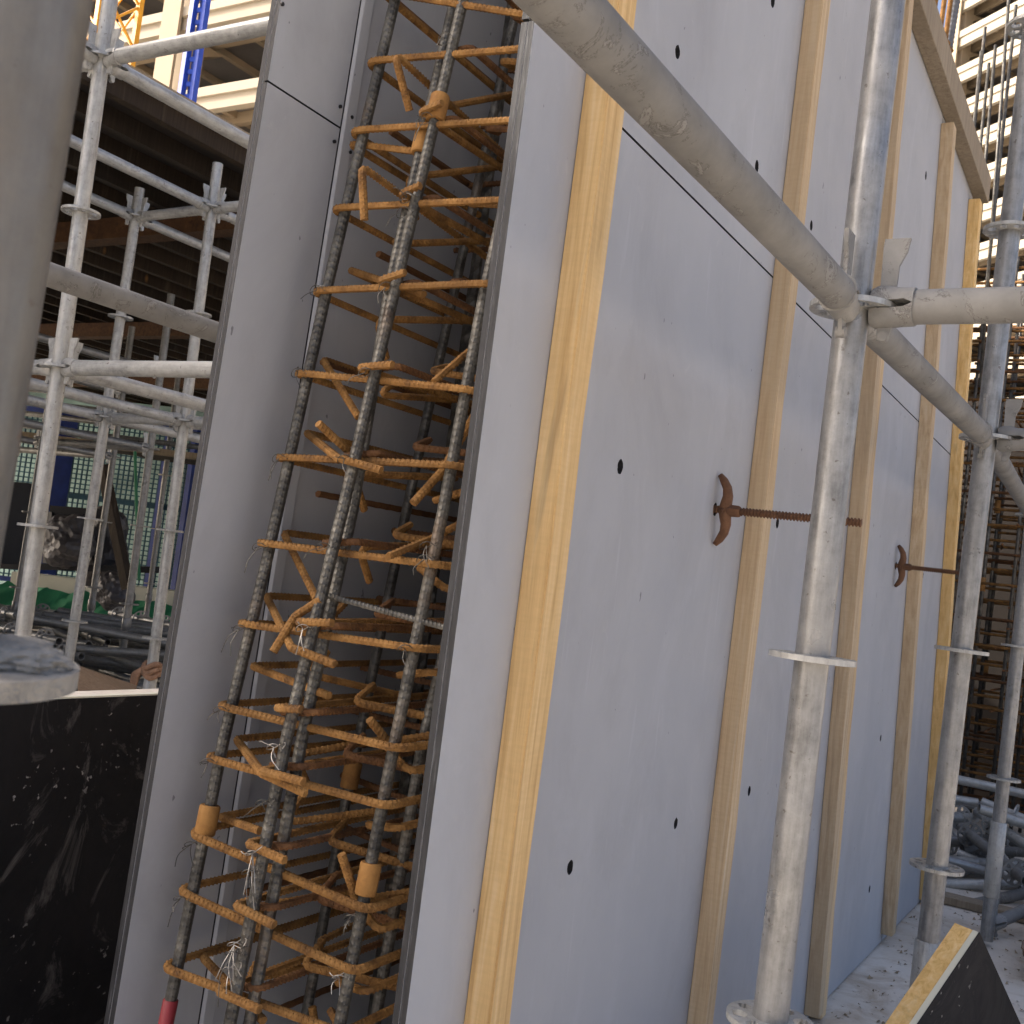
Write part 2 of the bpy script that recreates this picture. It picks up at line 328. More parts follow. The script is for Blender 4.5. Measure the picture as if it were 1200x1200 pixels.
for yy in (1.6, 2.4, 3.2, 4.0, 4.7, 5.5, 6.3, 7.1):  # the farthest ones back the added shading panels
    q = MB(LO); q.box((XL - .085, yy, .01), (XL - .033, yy + .055, ZT + .25)); q.build('stud', WOOD, lf, bevel=.002)

# ------------------------------------------------------------------ the rebar cage at the wall's end
cage = thing('rebar_cage', (-1.0, 1.3, 0), 'rusty rebar cage with dark vertical bars and couplers between two grey wall forms', 'rebar cage'); CO = cage.location.copy()
def rpart(name, pts, r, pitch, mat, parent=cage, n=8, per=5, rib=.34):
    V, F = rebar(pts, r, pitch, CO, n, per, rib); return part(name, mesh(name, V, F, mat, False), parent)
def barline(pxs, Xb, Xt):
    out = []
    for (x, y) in pxs:
        X = Xb + (Xt - Xb) * (1200 - y) / 1200; out.append(on_x((x, y), X))
    a, b_ = out[-2], out[-1]; d = (b_ - a) / (b_.z - a.z); out.append(b_ + d * (.01 - b_.z))            # down to the slab
    a, b_ = out[1], out[0]; d = (b_ - a) / (b_.z - a.z); out.insert(0, b_ + d * (3.2 - b_.z)); return out
def atz(L, z):
    for a, b_ in zip(L, L[1:]):
        if b_.z <= z <= a.z: return a.lerp(b_, (a.z - z) / (a.z - b_.z))
    return L[-1]
A = barline([(463, 0), (385, 331), (311, 664), (262, 868), (195, 1197)], -1.135, -1.115)
B = barline([(543, 0), (464, 335), (401, 600), (337, 860), (270, 1197)], -1.0, -.985)
B2 = barline([(533, 0), (457, 335), (413, 600), (355, 860), (293, 1197)], -.985, -1.02)
Cb = barline([(632, 60), (567, 347), (519, 600), (460, 883), (399, 1197)], -.875, -.85)
Db = barline([(604, 17), (535, 330), (476, 600), (404, 945), (362, 1172)], -1.10, -1.09)
Eb = barline([(578, 520), (494, 877), (440, 1197)], -.88, -.855)
bars = {}
for nm, L in (('A', A), ('B', B), ('B2', B2), ('C', Cb), ('D', Db), ('E', Eb)):
    bars[nm] = rpart('vertical_bar', L, .0077, .0105, STEEL, n=12, per=7, rib=.16)
def coupler(bar, L, px):
    z = min(L, key=lambda p: 0).z
    best = min((atz(L, zz) for zz in np.linspace(.05, 2.6, 400)), key=lambda p: abs((CAMR @ np.array([p.x, p.y, p.z - H]))[1] / (CAMR @ np.array([p.x, p.y, p.z - H]))[2] * FPX + 600 - px[1]))
    d = (atz(L, best.z + .05) - best).normalized(); m = MB(CO); h = .021
    m.tube([best - d * h, best - d * (h - .002), best + d * (h - .002), best + d * h], [.0135, .0148, .0148, .0135], 16); m.build('coupler', COUP, bar, True, sharp=40)
coupler(bars['A'], A, (243, 960)); coupler(bars['B'], B, (513, 127)); coupler(bars['C'], Cb, (430, 1028)); coupler(bars['D'], Db, (410, 909)); coupler(bars['B2'], B2, (492, 165))
m = MB(CO); p0 = atz(A, on_x((205, 1172), -1.13).z); p1 = atz(A, p0.z - .10); m.tube([p0, p1], .0106, 12); m.build('paint_mark', REDP, bars['A'], True)
# far verticals of the wall itself
for yy in (1.62, 1.86, 2.15, 2.5, 2.9, 3.4, 4.0, 4.6):
    for xx in (-1.13, -.85):
        rpart('vertical_bar', [(xx, yy + .05, 3.25), (xx, yy, .01)], .0085, .03, STEEL, n=6, per=3)
front = [((448, -4), (620, 12)), ((432, 78), (612, 45)), ((410, 156), (602, 137)), ((391, 247), (587, 235)), ((364, 341), (573, 336)), ((342, 436), (556, 461)), ((320, 535), (540, 548)), ((298, 635), (529, 664)),
         ((278, 730), (517, 760)), ((252, 827), (466, 877)), ((239, 888), (446, 946)), ((229, 976), (425, 1069)), ((211, 1045), (408, 1144)), ((195, 1135), (385, 1222))]
for i, (a, c_) in enumerate(front):
    za = on_x(a, -1.14).z; pa = atz(A, za); pc = on_x(c_, -.852); zc = pc.z
    pa = Vector((pa.x - .018, pa.y - .0155, za)); pcb = atz(Cb, zc); pc = Vector((pcb.x + .018, pcb.y - .016, zc))
    if c_[0] > 500: pc.x = min(pc.x, -.80)
    pl = pa + Vector((.004, .62, .004 * math.sin(i * 3))); pr = pc + Vector((-.004, .8 if i > 8 else .55, .01 * math.sin(i * 2.1)))
    rpart('stirrup', fillet([pl, pa, pc, pr], .022, 6), .0050, .0078, RUST)
# second ties: from the left face diagonally to the middle bar, hooked round it
ks = [((409, 168), (496, 187), 0), ((409, 316), (470, 352), 3), ((378, 421), (420, 489), 2), ((359, 507), (404, 541), 1), ((332, 624), (371, 702), 2), ((312, 698), (360, 757), 1), ((294, 780), (346, 803), 3), ((277, 866), (322, 900), 1),
      ((258, 957), (308, 972), 0), ((236, 1120), (262, 1180), 3)]
for i, (k, e, t) in enumerate(ks):
    K = on_x(k, -1.15); E_ = on_x(e, -1.03); bk = K + Vector((.004, .75, .006)); bz = atz(B, E_.z)
    pts = [bk, K]
    if t == 2: pts += [on_x(e, -1.03)]
    elif t == 1: E2 = Vector((bz.x - .017, bz.y - .016, E_.z)); pts += [E2, E2 + Vector((.075, .006, -.012))]
    elif t == 3: pts += [Vector((bz.x + .03, bz.y + .03, E_.z - .004))]
    else: pts += [Vector((bz.x - .03, bz.y + .018, E_.z))]
    rpart('cross_tie', fillet(pts, .016, 6), .0050, .0078, RUST)
# hooks round the middle bar with a straight tail, leg running back
hk = [((346, 830), (380, 842)), ((313, 905), (372, 915)), ((292, 992), (346, 1022)), ((275, 1066), (332, 1100)), ((261, 1166), (322, 1200)), ((365, 730), (413, 741)), ((434, 434), (480, 445)), ((504, 139), (532, 136)), ((478, 231), (502, 231)), ((453, 331), (485, 333))]
for i, (a, e) in enumerate(hk):
    z = on_x(a, -1.0).z; bz = atz(B, z); s = Vector((bz.x - .016, bz.y - .003, z)); f0 = Vector((bz.x - .012, bz.y - .0165, z)); tl = on_x(e, -.945)
    tl_ = min(.075, (e[0] - a[0]) * .00125); fr = min(front, key=lambda q: abs(q[0][1] + (q[1][1] - q[0][1]) * .33 - a[1])); f1 = Vector((bz.x - .01 + tl_, bz.y - .018 - .1 * tl_, z + .012 - .10 * tl_ + tl_ * (on_x(fr[1], -.852).z - on_x(fr[0], -1.14).z) / .29))
    rpart('cross_tie', fillet([s + Vector((.012, .55, .012)), s + Vector((0, .03, 0)), f0 + Vector((-.003, -.004, 0)), f1], .012, 6), .0050, .0078, RUST)
# ties across between middle and right bars, further back
xt = [((495, 130), (602, 110), .2), ((477, 208), (590, 195), .2), ((457, 286), (580, 282), .2), ((441, 374), (560, 376), .2), ((443, 463), (540, 469), .2), ((420, 640), (530, 640), .2), ((383, 729), (520, 728), .2), ((345, 885), (450, 866), .12), ((330, 965), (445, 950), .12), ((300, 1062), (410, 1045), .12), ((286, 1150), (380, 1128), .12), ((414, 555), (535, 560), .2), ((360, 790), (470, 815), .15)]
for i, (a, e, dy) in enumerate(xt):
    z = on_x(a, -1.02).z; bz = atz(B, z); p = on_y(a, bz.y + .06); q = on_y(e, bz.y + .06 + dy)
    q.x = min(q.x, -.80); p.x = max(p.x, -1.14)
    tail = p + Vector((-.01, .05, -.05 if i % 2 else .03))
    rpart('cross_tie', fillet([tail, p, q], .014, 5), .0048, .0078, RUST)
# more ties packed behind the front ones
for i, (a, c_) in enumerate(front):
    za = on_x(a, -1.14).z; zc = on_x(c_, -.852).z; pb = atz(B, za); pc = atz(Cb, zc)
    q0 = Vector((pb.x + .025, pb.y + .10, (za + zc) / 2 + .035)); q1 = Vector((-.815, pc.y + .11, zc + .03))
    rpart('cross_tie', fillet([q0 + Vector((-.015, .06, .02)), q0, q1], .014, 5), .0048, .0078, RUST if i % 2 else RUSTD)
    rpart('cross_tie', [(-1.15, pb.y + .34, za + .05), (-.812, pc.y + .32, zc + .045)], .0048, .0078, RUSTD)
    rpart('cross_tie', fillet([(pb.x + .02, pb.y + .65, za + .02), (pb.x + .022, pb.y + .02, za + .018), (pb.x - .03, pb.y + .015, za + .01)], .012, 5), .0048, .0078, RUSTD)
    if i > 5:
        q0 = Vector((pc.x + .02, pc.y + .5, zc - .03)); q1 = Vector((pc.x + .02, pc.y + .012, zc - .032)); rpart('cross_tie', fillet([q0, q1, q1 + Vector((-.07, .03, -.015 + .04 * (i % 2)))], .012, 5), .0050, .0078, RUST)
# loose hook ends round the right bar
for (a, b_, c_) in (((484, 590), (519, 551), (555, 470)), ((508, 448), (549, 412), (560, 400)), ((400, 1001), (418, 1055), (476, 1048)), ((433, 843), (455, 870), (500, 862)), ((375, 1103), (412, 1085), (460, 1075)), ((455, 652), (504, 632), (530, 612)), ((366, 1180), (372, 1220), (380, 1260)), ((462, 62), (480, 130), None), ((424, 195), (427, 258), None), ((373, 496), (415, 535), (440, 540)), ((320, 764), (346, 722), (365, 702))):
    X = -.90 if a[0] > 366 and c_ and b_[0] > 400 and a[1] > 400 and a[0] > 390 else -1.04
    pts = [on_x(a, X), on_x(b_, X + .01)] + ([on_x(c_, X + .05) + Vector((0, .02, 0))] if c_ else [])
    if c_ and pts[-1].x > -.8: pts[-1].x = -.8
    if not c_: pts = [pts[1], pts[0], pts[0] + Vector((-.02, .5, -.02))]
    rpart('cross_tie', fillet(pts, .012, 5) if len(pts) > 2 else pts, .0050, .0078, RUST)
for (a, e) in (((384, 698), (520, 735)),): rpart('cross_tie', [on_x(a, -1.0), on_x(e, -.83)], .004, .006, STEEL)
# inner horizontals of the left face
for i in range(13):
    z = .42 + i * .205; y0 = 1.28 + .12 * rnd.random(); rpart('horizontal_bar', [(-1.150, y0, z), (-1.152, 4.8, z + .01)], .0052, .03, RUSTD, n=6, per=3)
    rpart('horizontal_bar', [(-.82, 1.45, z + .03), (-.822, 4.8, z + .02)], .0052, .03, RUSTD, n=6, per=3)
# tie wires
wp = [(300, 995), (313, 1090), (280, 1110), (256, 1135), (325, 1010), (345, 870), (320, 935), (225, 985), (205, 1050), (240, 830), (236, 890), (370, 640), (358, 735), (425, 440), (405, 540), (455, 345), (475, 240), (497, 150), (520, 60), (530, 660), (515, 760), (396, 1148), (430, 1070), (545, 300), (500, 640), (275, 735), (297, 640), (318, 537), (340, 438), (362, 343)]
for i, px in enumerate(wp):
    X = -1.145 if i in (7, 8, 9, 10, 25, 26, 27, 28, 29) else (-.87 if px[0] > 395 and px[1] > 600 else -1.01)
    p = on_x(px, X); bl = A if X < -1.1 else (Cb if X > -.9 else B); bb = atz(bl, p.z); p = Vector((bb.x, bb.y - .022, p.z)); m = MB(CO)
    ring = [p + Vector((.012 * math.cos(t), .012 * math.sin(t) + .004, .006 * math.sin(t * 1.5))) for t in np.linspace(0, 6.0, 14)]
    m.tube(ring, .0007, 4)
    for k in range(rnd.choice((1, 2, 2, 3)) if i not in (0, 1) else 5):
        dx, dz = rnd.uniform(-.02, .03), rnd.uniform(-.05, .012) * (1.4 if i < 3 else .8); e = p + Vector((dx, -.008 - .01 * rnd.random(), dz)); mid = p.lerp(e, .5) + Vector((rnd.uniform(-.006, .006), -.006, rnd.uniform(-.003, .006)))
        m.tube(fillet([p, mid, e], .02, 4), .00065, 4)
    m.build('tie_wire', WIRE if i in (0, 1, 3, 5, 12, 21) else STEEL, cage)

# ------------------------------------------------------------------ scaffolding
TR = .02415
def rosette_mesh(mat, name='rosette'):
    radii = [TR * .98, .0315, .0360, .0480, .0525, .061]; per = 8; nA = 8 * per; h = .004; V = []; F = []; cells = set()
    for a in range(nA):
        s, k = divmod(a, per); wide = s % 2 == 0
        for j in range(5):
            hole = (j in (1, 2, 3)) and (k in ((1, 2, 3, 4, 5, 6) if wide and j == 2 else (2, 3, 4, 5) if wide else (3, 4) if j != 2 else (2, 3, 4, 5)))
            if not hole: cells.add((a, j))
    idx = {}
    def v(a, j, t):
        k = (a % nA, j, t)
        if k not in idx: idx[k] = len(V); th = 2 * math.pi * a / nA; r = radii[j] - (.0012 if j == 5 else 0); V.append((r * math.cos(th), r * math.sin(th), t * h))
        return idx[k]
    for (a, j) in cells:
        F.append([v(a, j, 1), v(a, j + 1, 1), v(a + 1, j + 1, 1), v(a + 1, j, 1)]); F.append([v(a + 1, j, -1), v(a + 1, j + 1, -1), v(a, j + 1, -1), v(a, j, -1)])
        for (c2, e) in ((((a, j - 1)), ((a + 1, j), (a, j))), (((a, j + 1)), ((a, j + 1), (a + 1, j + 1))), ((((a - 1) % nA, j)), ((a, j), (a, j + 1))), ((((a + 1) % nA, j)), ((a + 1, j + 1), (a + 1, j)))):
            if c2 not in cells:
                (a1, j1), (a2, j2) = e; F.append([v(a1, j1, -1), v(a2, j2, -1), v(a2, j2, 1), v(a1, j1, 1)])
    return mesh(name, V, F, mat)
ROS = {}
def ros(mat):
    if mat.name not in ROS: ROS[mat.name] = rosette_mesh(mat)
    return ROS[mat.name]
def hollow_tube(name, L, mat, r=TR, n=24):
    V = []; F = []
    prof = [(r - .0035, 0.0), (r, 0.0)] + [(r, L * k / 6) for k in range(1, 6)] + [(r, L), (r - .0035, L)]
    for (q, z) in prof:
        for k in range(n): a = 2 * math.pi * k / n; V.append((q * math.cos(a), q * math.sin(a), z))
    m_ = len(prof)
    for i in range(m_):
        j = (i + 1) % m_
        for k in range(n): F.append([i * n + k, i * n + (k + 1) % n, j * n + (k + 1) % n, j * n + k])
    me = mesh(name, V, F, mat, True); me.set_sharp_from_angle(angle=math.radians(40)); return me
def frame_z(d, xh=None):
    z = Vector(d).normalized(); x = Vector(xh) if xh else Vector((1, 0, 0)); x = (x - z * x.dot(z)).normalized(); return Matrix((x, z.cross(x), z)).transposed()
def standard(base, top, discs, label, mat=GALV, dmat=None, group=None, collars=(), spin=0, extra=None):
    """base/top: axis points; discs: world z of the rosettes"""
    base, top = Vector(base), Vector(top); d = (top - base); L = d.length
    t = thing('scaffold_standard', base, label, 'scaffold pole', group, frame_z(d, (math.cos(spin), math.sin(spin), 0)))
    part('tube', hollow_tube('tube', L, mat), t)
    for z in discs: part('rosette', ros(dmat or mat), t, (0, 0, (z - base.z) / d.z * L))
    for (z0, z1) in collars:
        k = (z0 - base.z) / d.z * L; k1 = (z1 - base.z) / d.z * L; m = MB(); m.tube([(0, 0, k), (0, 0, k + .003), (0, 0, k1 - .003), (0, 0, k1)], [TR + .0015, TR + .0045, TR + .0045, TR + .0015], 24); m.build('collar', dmat or mat, t, True, sharp=50)
    return t
def half_jaw(sgn):
    V = []; F = []; st = [(.0262, .0165, .026), (.034, .020, .0305), (.05, .0215, .030), (.066, .0235, .0275), (.074, .0262, .0268), (.086, .0262, .0262)]; n = 8
    slot = [.0056, .0056, .0056, .0056, .0056, .0002]
    for (x, w, h), s0 in zip(st, slot):
        for k in range(n + 1):
            a = math.pi * k / n; V.append((x, w * math.cos(a), sgn * max(s0, h * math.sin(a) ** .7)))
    for i in range(len(st) - 1):
        for k in range(n):
            f = [i * (n + 1) + k, i * (n + 1) + k + 1, (i + 1) * (n + 1) + k + 1, (i + 1) * (n + 1) + k]; F.append(f if sgn < 0 else f[::-1])
        f = [i * (n + 1), (i + 1) * (n + 1), (i + 1) * (n + 1) + n, i * (n + 1) + n]; F.append(f if sgn < 0 else f[::-1])
    F.append(list(range(n + 1))); F.append([(len(st) - 1) * (n + 1) + k for k in range(n + 1)][::-1]); return V, F
def head_mesh(mat):
    m = MB()
    for s in (1, -1): V, F = half_jaw(s); m.quads(V, F)
    me = mesh('ledger_head', m.V, m.F, mat, True); me.set_sharp_from_angle(angle=math.radians(45)); return me
def wedge_mesh(mat):
    pr = [(.038, -.052), (.052, -.052), (.056, -.035), (.059, .055), (.068, .075), (.071, .094), (.036, .094), (.035, .085), (.036, .03), (.037, -.035)]; m = MB(); n = len(pr); h = .003
    m.quads([(x, -h, z) for x, z in pr] + [(x, h, z) for x, z in pr], [tuple(range(n)), tuple(range(n, 2 * n))[::-1]] + [(i, i + n, (i + 1) % n + n, (i + 1) % n) for i in range(n)])
    m.tube([(.046, -.0065, -.046), (.046, .0065, -.046)], .0075, 10); return mesh('wedge', m.V, m.F, mat)
HM = {}
def ledger(P, Q, label, mat=CEM, hmat=CEMH, group=None, heads=(1, 1), wup=(0.0, 0.0)):
    P, Q = Vector(P), Vector(Q); d = Q - P; L = d.length; x = d.normalized(); y = Vector((0, 0, 1)).cross(x).normalized(); R = Matrix((x, y, x.cross(y))).transposed()
    t = thing('scaffold_ledger', P, label, 'scaffold tube', group, R)
    a = .083 if heads[0] else 0; b_ = L - (.083 if heads[1] else 0)
    me = hollow_tube('tube', b_ - a, mat); o = part('tube', me, t, (a, 0, 0), (0, math.pi / 2, 0))
    if hmat.name not in HM: HM[hmat.name] = (head_mesh(hmat), wedge_mesh(hmat))
    hm, wm = HM[hmat.name]
    for e in (0, 1):
        if not heads[e]: continue
        o = part('ledger_head', hm, t, (L * e, 0, 0), (0, 0, math.pi * e)); part('wedge', wm, o, (0, 0, wup[e]))
    return t
zd = [.94 + H, .44 + H, -.06 + H, -.56 + H]
def axis(px0, px1, Y, z0, z1):
    a, b_ = on_y(px0, Y), on_y(px1, Y); f = lambda z: a.lerp(b_, (z - a.z) / (b_.z - a.z)); return f(z0), f(z1), f
n0, n1, nf = Vector((-.449, .263, .0)), Vector((-.365, .243, 2.6)), None
b0, b1, s1f = axis((1041, 0), (903, 1192), 1.543, .02, 2.65)
c0, c1, s2f = axis((1183, 275), (1087, 1108), 2.737, .02, 3.2)
d0, d1, s3f = axis((1193, 757), (1160, 1062), 4.57, .02, 2.6)
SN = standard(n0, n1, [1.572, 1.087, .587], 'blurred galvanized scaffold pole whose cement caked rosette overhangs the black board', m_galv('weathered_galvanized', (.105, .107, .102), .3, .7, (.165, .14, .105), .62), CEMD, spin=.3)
S1 = standard(b0, b1, [.94 + H, .437 + H, -.062 + H, -.562 + H], 'galvanized scaffold pole in front of the wall form, rusty tie rod passing behind it', GALV, GALVP, spin=.1)
S2 = standard(c0, c1, [1.457 + H, .957 + H, .457 + H, -.043 + H, -.543 + H], 'galvanized scaffold pole at the far studs, base behind the leaning black board', GALV, GALVP, collars=[(.20, .44)], spin=.2)
S3 = standard(d0, d1, [.972 + H, .472 + H, -.028 + H, -.528 + H], 'thin looking galvanized scaffold pole beside the heap of scaffold parts', GALV, GALVP, collars=[(.18, .46)], spin=.1)
def onf(P0, P1, z): return Vector(P0).lerp(Vector(P1), (z - P0[2]) / (P1[2] - P0[2]))
l1 = ledger(onf(n0, n1, 1.572) + Vector((-.019, 0, 0)), s1f(.437 + H), 'thick cement crusted scaffold tube slanting across the top of the wall form', CEM, CEMH)
ledger(s1f(.437 + H), s2f(.457 + H), 'cement dusted scaffold tube running along the wall between the two galvanized poles', CEM, CEMH)
ledger(s1f(.437 + H), s1f(.437 + H) + Vector((1.2, 0, .002)), 'cement dusted scaffold tube wedged to the pole, pointing away from the wall', CEM, CEMH, wup=(.004, 0))
ledger(s2f(.457 + H), s3f(.472 + H), 'short looking scaffold tube between the far poles in front of the rusty rebar wall', CEM, CEMH)
ledger(s2f(.457 + H), s2f(.457 + H) + Vector((1.2, 0, 0)), 'scaffold tube with upright wedge on the far pole beside the rebar wall', CEM, CEMH)
# cement lumps on the near rosette
m = MB(); bm = bmesh.new(); bmesh.ops.create_icosphere(bm, subdivisions=5, radius=1)
from mathutils import noise as mn
for v in bm.verts:
    n_ = v.co.normalized(); v.co = Vector((n_.x * .034, n_.y * .03, max(-.3, n_.z) * .009)) * (1 + .10 * math.sin(7 * n_.x + 3) * math.cos(6 * n_.y) + .13 * mn.fractal(n_ * 4.5, .7, 2.2, 5) + .03 * rnd.uniform(-1, 1))
me = bpy.data.meshes.new('cement_lump'); bm.to_mesh(me); bm.free(); me.materials.append(CEMD); me.polygons.foreach_set('use_smooth', [True] * len(me.polygons))
part('cement_lump', me, SN, (.018, .016, 1.0925)); o = part('cement_lump', me, SN, (.016, -.030, 1.0915)); o.scale = (.7, .8, .8)

# left-hand shoring scaffold
a0, a1, l1f = axis((129, 0), (25, 757), 2.164, .02, 3.3); e0, e1, l3f = axis((256, 187), (176, 800), 3.48, .02, 1.73 + H); g0, g1, l2f = axis((164.5, 218), (81, 772), 3.52, .02, 1.67 + H)
standard(a0, a1, [H + z for z in (1.47, .97, .47, -.03, -.53)], 'pale scaffold pole rising past the edge of the dark timber deck', GALVP)
standard(e0, e1, [H + z for z in (1.515, 1.015, .515, .01, -.48)], 'pale scaffold pole with an orange rag tied near its foot', GALVP, collars=[(.36, .50)])
standard(g0, g1, [H + z for z in (1.524, 1.02, .52, .02, -.48)], 'pale slim scaffold pole between the rag tied pole and the deck edge pole', GALVP)
fz = lambda f, z: f(z + H)
def lg(P, Q, label, mat=GALVP): ledger(P, Q, label, mat, GALVP)
lg(fz(l1f, 1.47), fz(l1f, 1.47) + Vector((1.2, 0, 0)), 'pale scaffold tube from the deck edge pole, crossing the blue mast', GALVP)
lg(fz(l1f, 1.47), fz(l1f, 1.47) + Vector((.01, 1.8, 0)), 'pale scaffold tube along the edge of the dark timber deck')
lg(fz(l1f, 1.47) + Vector((-1.2, 0, 0)), fz(l1f, 1.47), 'scaffold tube stub running off behind the blurred pole below the yellow crane')
lg(fz(l1f, 1.47) + Vector((0, -1.2, 0)), fz(l1f, 1.47), 'scaffold tube coming forward from the deck edge pole')
lg(fz(l1f, .47), fz(l1f, .47) + Vector((1.2, 0, 0)), 'level pale scaffold tube from the deck edge pole to the grey form')
lg(fz(l1f, .47), fz(l1f, .47) + Vector((.0, 1.8, 0)), 'pale scaffold tube sloping away just under the level one')
lg(fz(l1f, .47) + Vector((-1.2, 0, 0)), fz(l1f, .47), 'short visible tube end wedged on the deck edge pole beside the blurred pole')
lg(fz(l3f, 1.515) + Vector((.02, -1.5, 0)), fz(l3f, 1.515), 'pale scaffold tube under the deck ending at the rag tied pole')
lg(fz(l2f, 1.524) + Vector((.02, -1.5, 0)), fz(l2f, 1.524), 'pale scaffold tube under the deck ending at the slim pole')
lg(fz(l2f, 1.524), fz(l3f, 1.515), 'upper short tube joining the slim pole and the rag tied pole')
lg(fz(l2f, 1.524), fz(l2f, 1.524) + Vector((0, 1.8, 0)), 'tube running back under the deck from the slim pole')
lg(fz(l3f, 1.515), fz(l3f, 1.515) + Vector((0, 1.8, 0)), 'tube running back under the deck from the rag tied pole')
lg(fz(l3f, 1.515), fz(l3f, 1.515) + Vector((.9, 0, 0)), 'upper tube stub from the rag tied pole to the grey form')
lg(fz(l3f, .515) + Vector((.02, -1.5, 0)), fz(l3f, .515), 'waist high tube reaching the rag tied pole from the front')
lg(fz(l2f, .52) + Vector((.02, -1.5, 0)), fz(l2f, .52), 'waist high tube reaching the slim pole from the front')
lg(fz(l2f, .52), fz(l3f, .515), 'lower short tube joining the slim pole and the rag tied pole')
lg(fz(l3f, .515), fz(l3f, .515) + Vector((.9, 0, 0)), 'lower tube stub from the rag tied pole to the grey form')
lg(fz(l3f, .515), fz(l3f, .515) + Vector((0, 1.8, 0)), 'waist high tube running back from the rag tied pole')
lg(fz(l2f, .52), fz(l2f, .52) + Vector((0, 1.8, 0)), 'waist high tube running back from the slim pole')
ledger((-1.9, .42, .47 + H), (-1.905, 2.22, .47 + H), 'grey cement dusted tube crossing in front of the pale poles', CEM, CEMH)
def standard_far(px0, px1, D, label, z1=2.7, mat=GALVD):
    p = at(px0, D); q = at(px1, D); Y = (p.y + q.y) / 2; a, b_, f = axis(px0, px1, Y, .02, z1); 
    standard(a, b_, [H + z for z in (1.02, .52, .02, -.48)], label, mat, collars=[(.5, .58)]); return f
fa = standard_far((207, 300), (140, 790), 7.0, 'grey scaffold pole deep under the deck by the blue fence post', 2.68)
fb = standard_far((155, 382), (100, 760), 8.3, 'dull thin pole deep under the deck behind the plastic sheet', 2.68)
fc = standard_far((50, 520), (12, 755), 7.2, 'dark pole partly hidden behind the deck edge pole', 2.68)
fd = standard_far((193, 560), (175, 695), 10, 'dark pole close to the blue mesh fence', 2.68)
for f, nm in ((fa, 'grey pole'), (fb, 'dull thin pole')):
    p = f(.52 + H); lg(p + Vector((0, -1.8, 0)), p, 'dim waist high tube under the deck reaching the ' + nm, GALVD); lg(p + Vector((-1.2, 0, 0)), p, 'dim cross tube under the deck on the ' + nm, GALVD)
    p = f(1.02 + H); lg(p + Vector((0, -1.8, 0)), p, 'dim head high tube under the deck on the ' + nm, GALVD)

# ------------------------------------------------------------------ tie rods with wing nuts
def tie(px, length, label, ang):
    p = on_x(px, XW); t = thing('tie_rod', p, label, 'tie rod')
    n = 10; pts = []; m = MB(); L0 = -.12; per = 4; N = int((length - L0) / .0065 * per); V = []; F = []
    for i in range(N + 1):
        x = L0 + (length - L0) * i / N
        for k in range(n):
            a = 2 * math.pi * k / n; r = .0072 + .0016 * math.tanh(2.5 * math.sin(2 * math.pi * x / .0065 * 1.0 + a)); V.append((x, r * math.cos(a), r * math.sin(a) + x * -.012))
    for i in range(N):
        for k in range(n): F.append([i * n + k, i * n + (k + 1) % n, (i + 1) * n + (k + 1) % n, (i + 1) * n + k])
    F.append(list(range(n))); F.append([N * n + k for k in range(n)]); part('rod', mesh('rod', V, F, CAST), t)
    w = MB(); w.tube([(.012, 0, 0), (.016, 0, 0), (.048, 0, -.0005), (.052, 0, -.0005)], [.010, .0125, .0115, .010], 6)
    w.build('nut_hub', CAST, t); 
    for s in (1, -1):
        prof = [(.019, -.004), (.022, .012), (.0245, .028), (.022, .044), (.014, .058), (.005, .069)]; w = MB(); q = []
        c, sn = math.cos(ang), math.sin(ang)
        pts = [Vector((x, -sn * z * s, c * z * s)) for x, z in prof]
        w.tube(pts, [.0125, .012, .0105, .0092, .008, .005], 10); o = w.build('wing', CAST, t, True)
tie((838, 597), .285, 'long rusty threaded tie rod and wing nut by the second stud', .1)
tie((1049, 663), .235, 'smaller rusty tie rod with wing nut beside the fourth stud', .1)

# ------------------------------------------------------------------ boards
def slabbox(name, p, ex, ey, t, n, mats, parent, off):
    pass
xb = -1.62
bb = thing('black_board', (xb, 1.6, 0), 'upright black film faced plywood board with pale top edge left of the grey form', 'plywood board'); o_ = bb.location
ztop = on_x((134, 815), xb).z
m = MB(o_); m.box((xb - .012, .2, .004), (xb, 2.6, ztop - .003)); m.build('face_sheet', BLACK, bb)
m = MB(o_); m.box((xb - .055, .2, .004), (xb - .0135, 2.6, ztop)); m.build('backing_frame', m_wood('pale_edge_timber', (.55, .48, .38), (.70, .64, .54), (.78, .73, .64), .1), bb)
m = MB(o_); m.box((xb - .0125, .2, ztop - .0025), (xb - .0003, 2.6, ztop + .0005)); m.build('edge_strip', FENCEL, bb)
# leaning black panel at the pole's foot
D0 = 2.05; ap = at((1148, 1092), D0)
ga = 62.; e1c = np.array([-73 - .428 * ga, 108 - .384 * ga, -ga]); e2c = np.array([52 + .428 * ga, 103 + .384 * ga, ga]); e1w = Vector(CAMR.T @ e1c).normalized(); e2w = Vector(CAMR.T @ e2c); e2w = (e2w - e1w * e2w.dot(e1w)).normalized()
nw = e1w.cross(e2w).normalized()
if (Vector((0, 0, H)) - ap).dot(nw) < 0: nw = -nw
drop = ap.z - .01; La = drop / (-e1w.z - e2w.z); Lb = La
lp = thing('leaning_board', ap + e1w * La + e2w * Lb, 'black film faced panel on timber standing on its corner at the pole foot', 'plywood panel'); o_ = lp.location
def pbox(name, d0, d1, mat, s0=0, inset=0):
    m = MB(o_); A_ = ap + e1w * inset + e2w * inset; q = [A_, A_ + e1w * (La - 2 * inset), A_ + e1w * (La - 2 * inset) + e2w * (Lb - 2 * inset), A_ + e2w * (Lb - 2 * inset)]
    m.hexa([v - nw * d1 for v in q], [v - nw * d0 for v in q]); return m.build(name, mat, lp, bevel=.001)
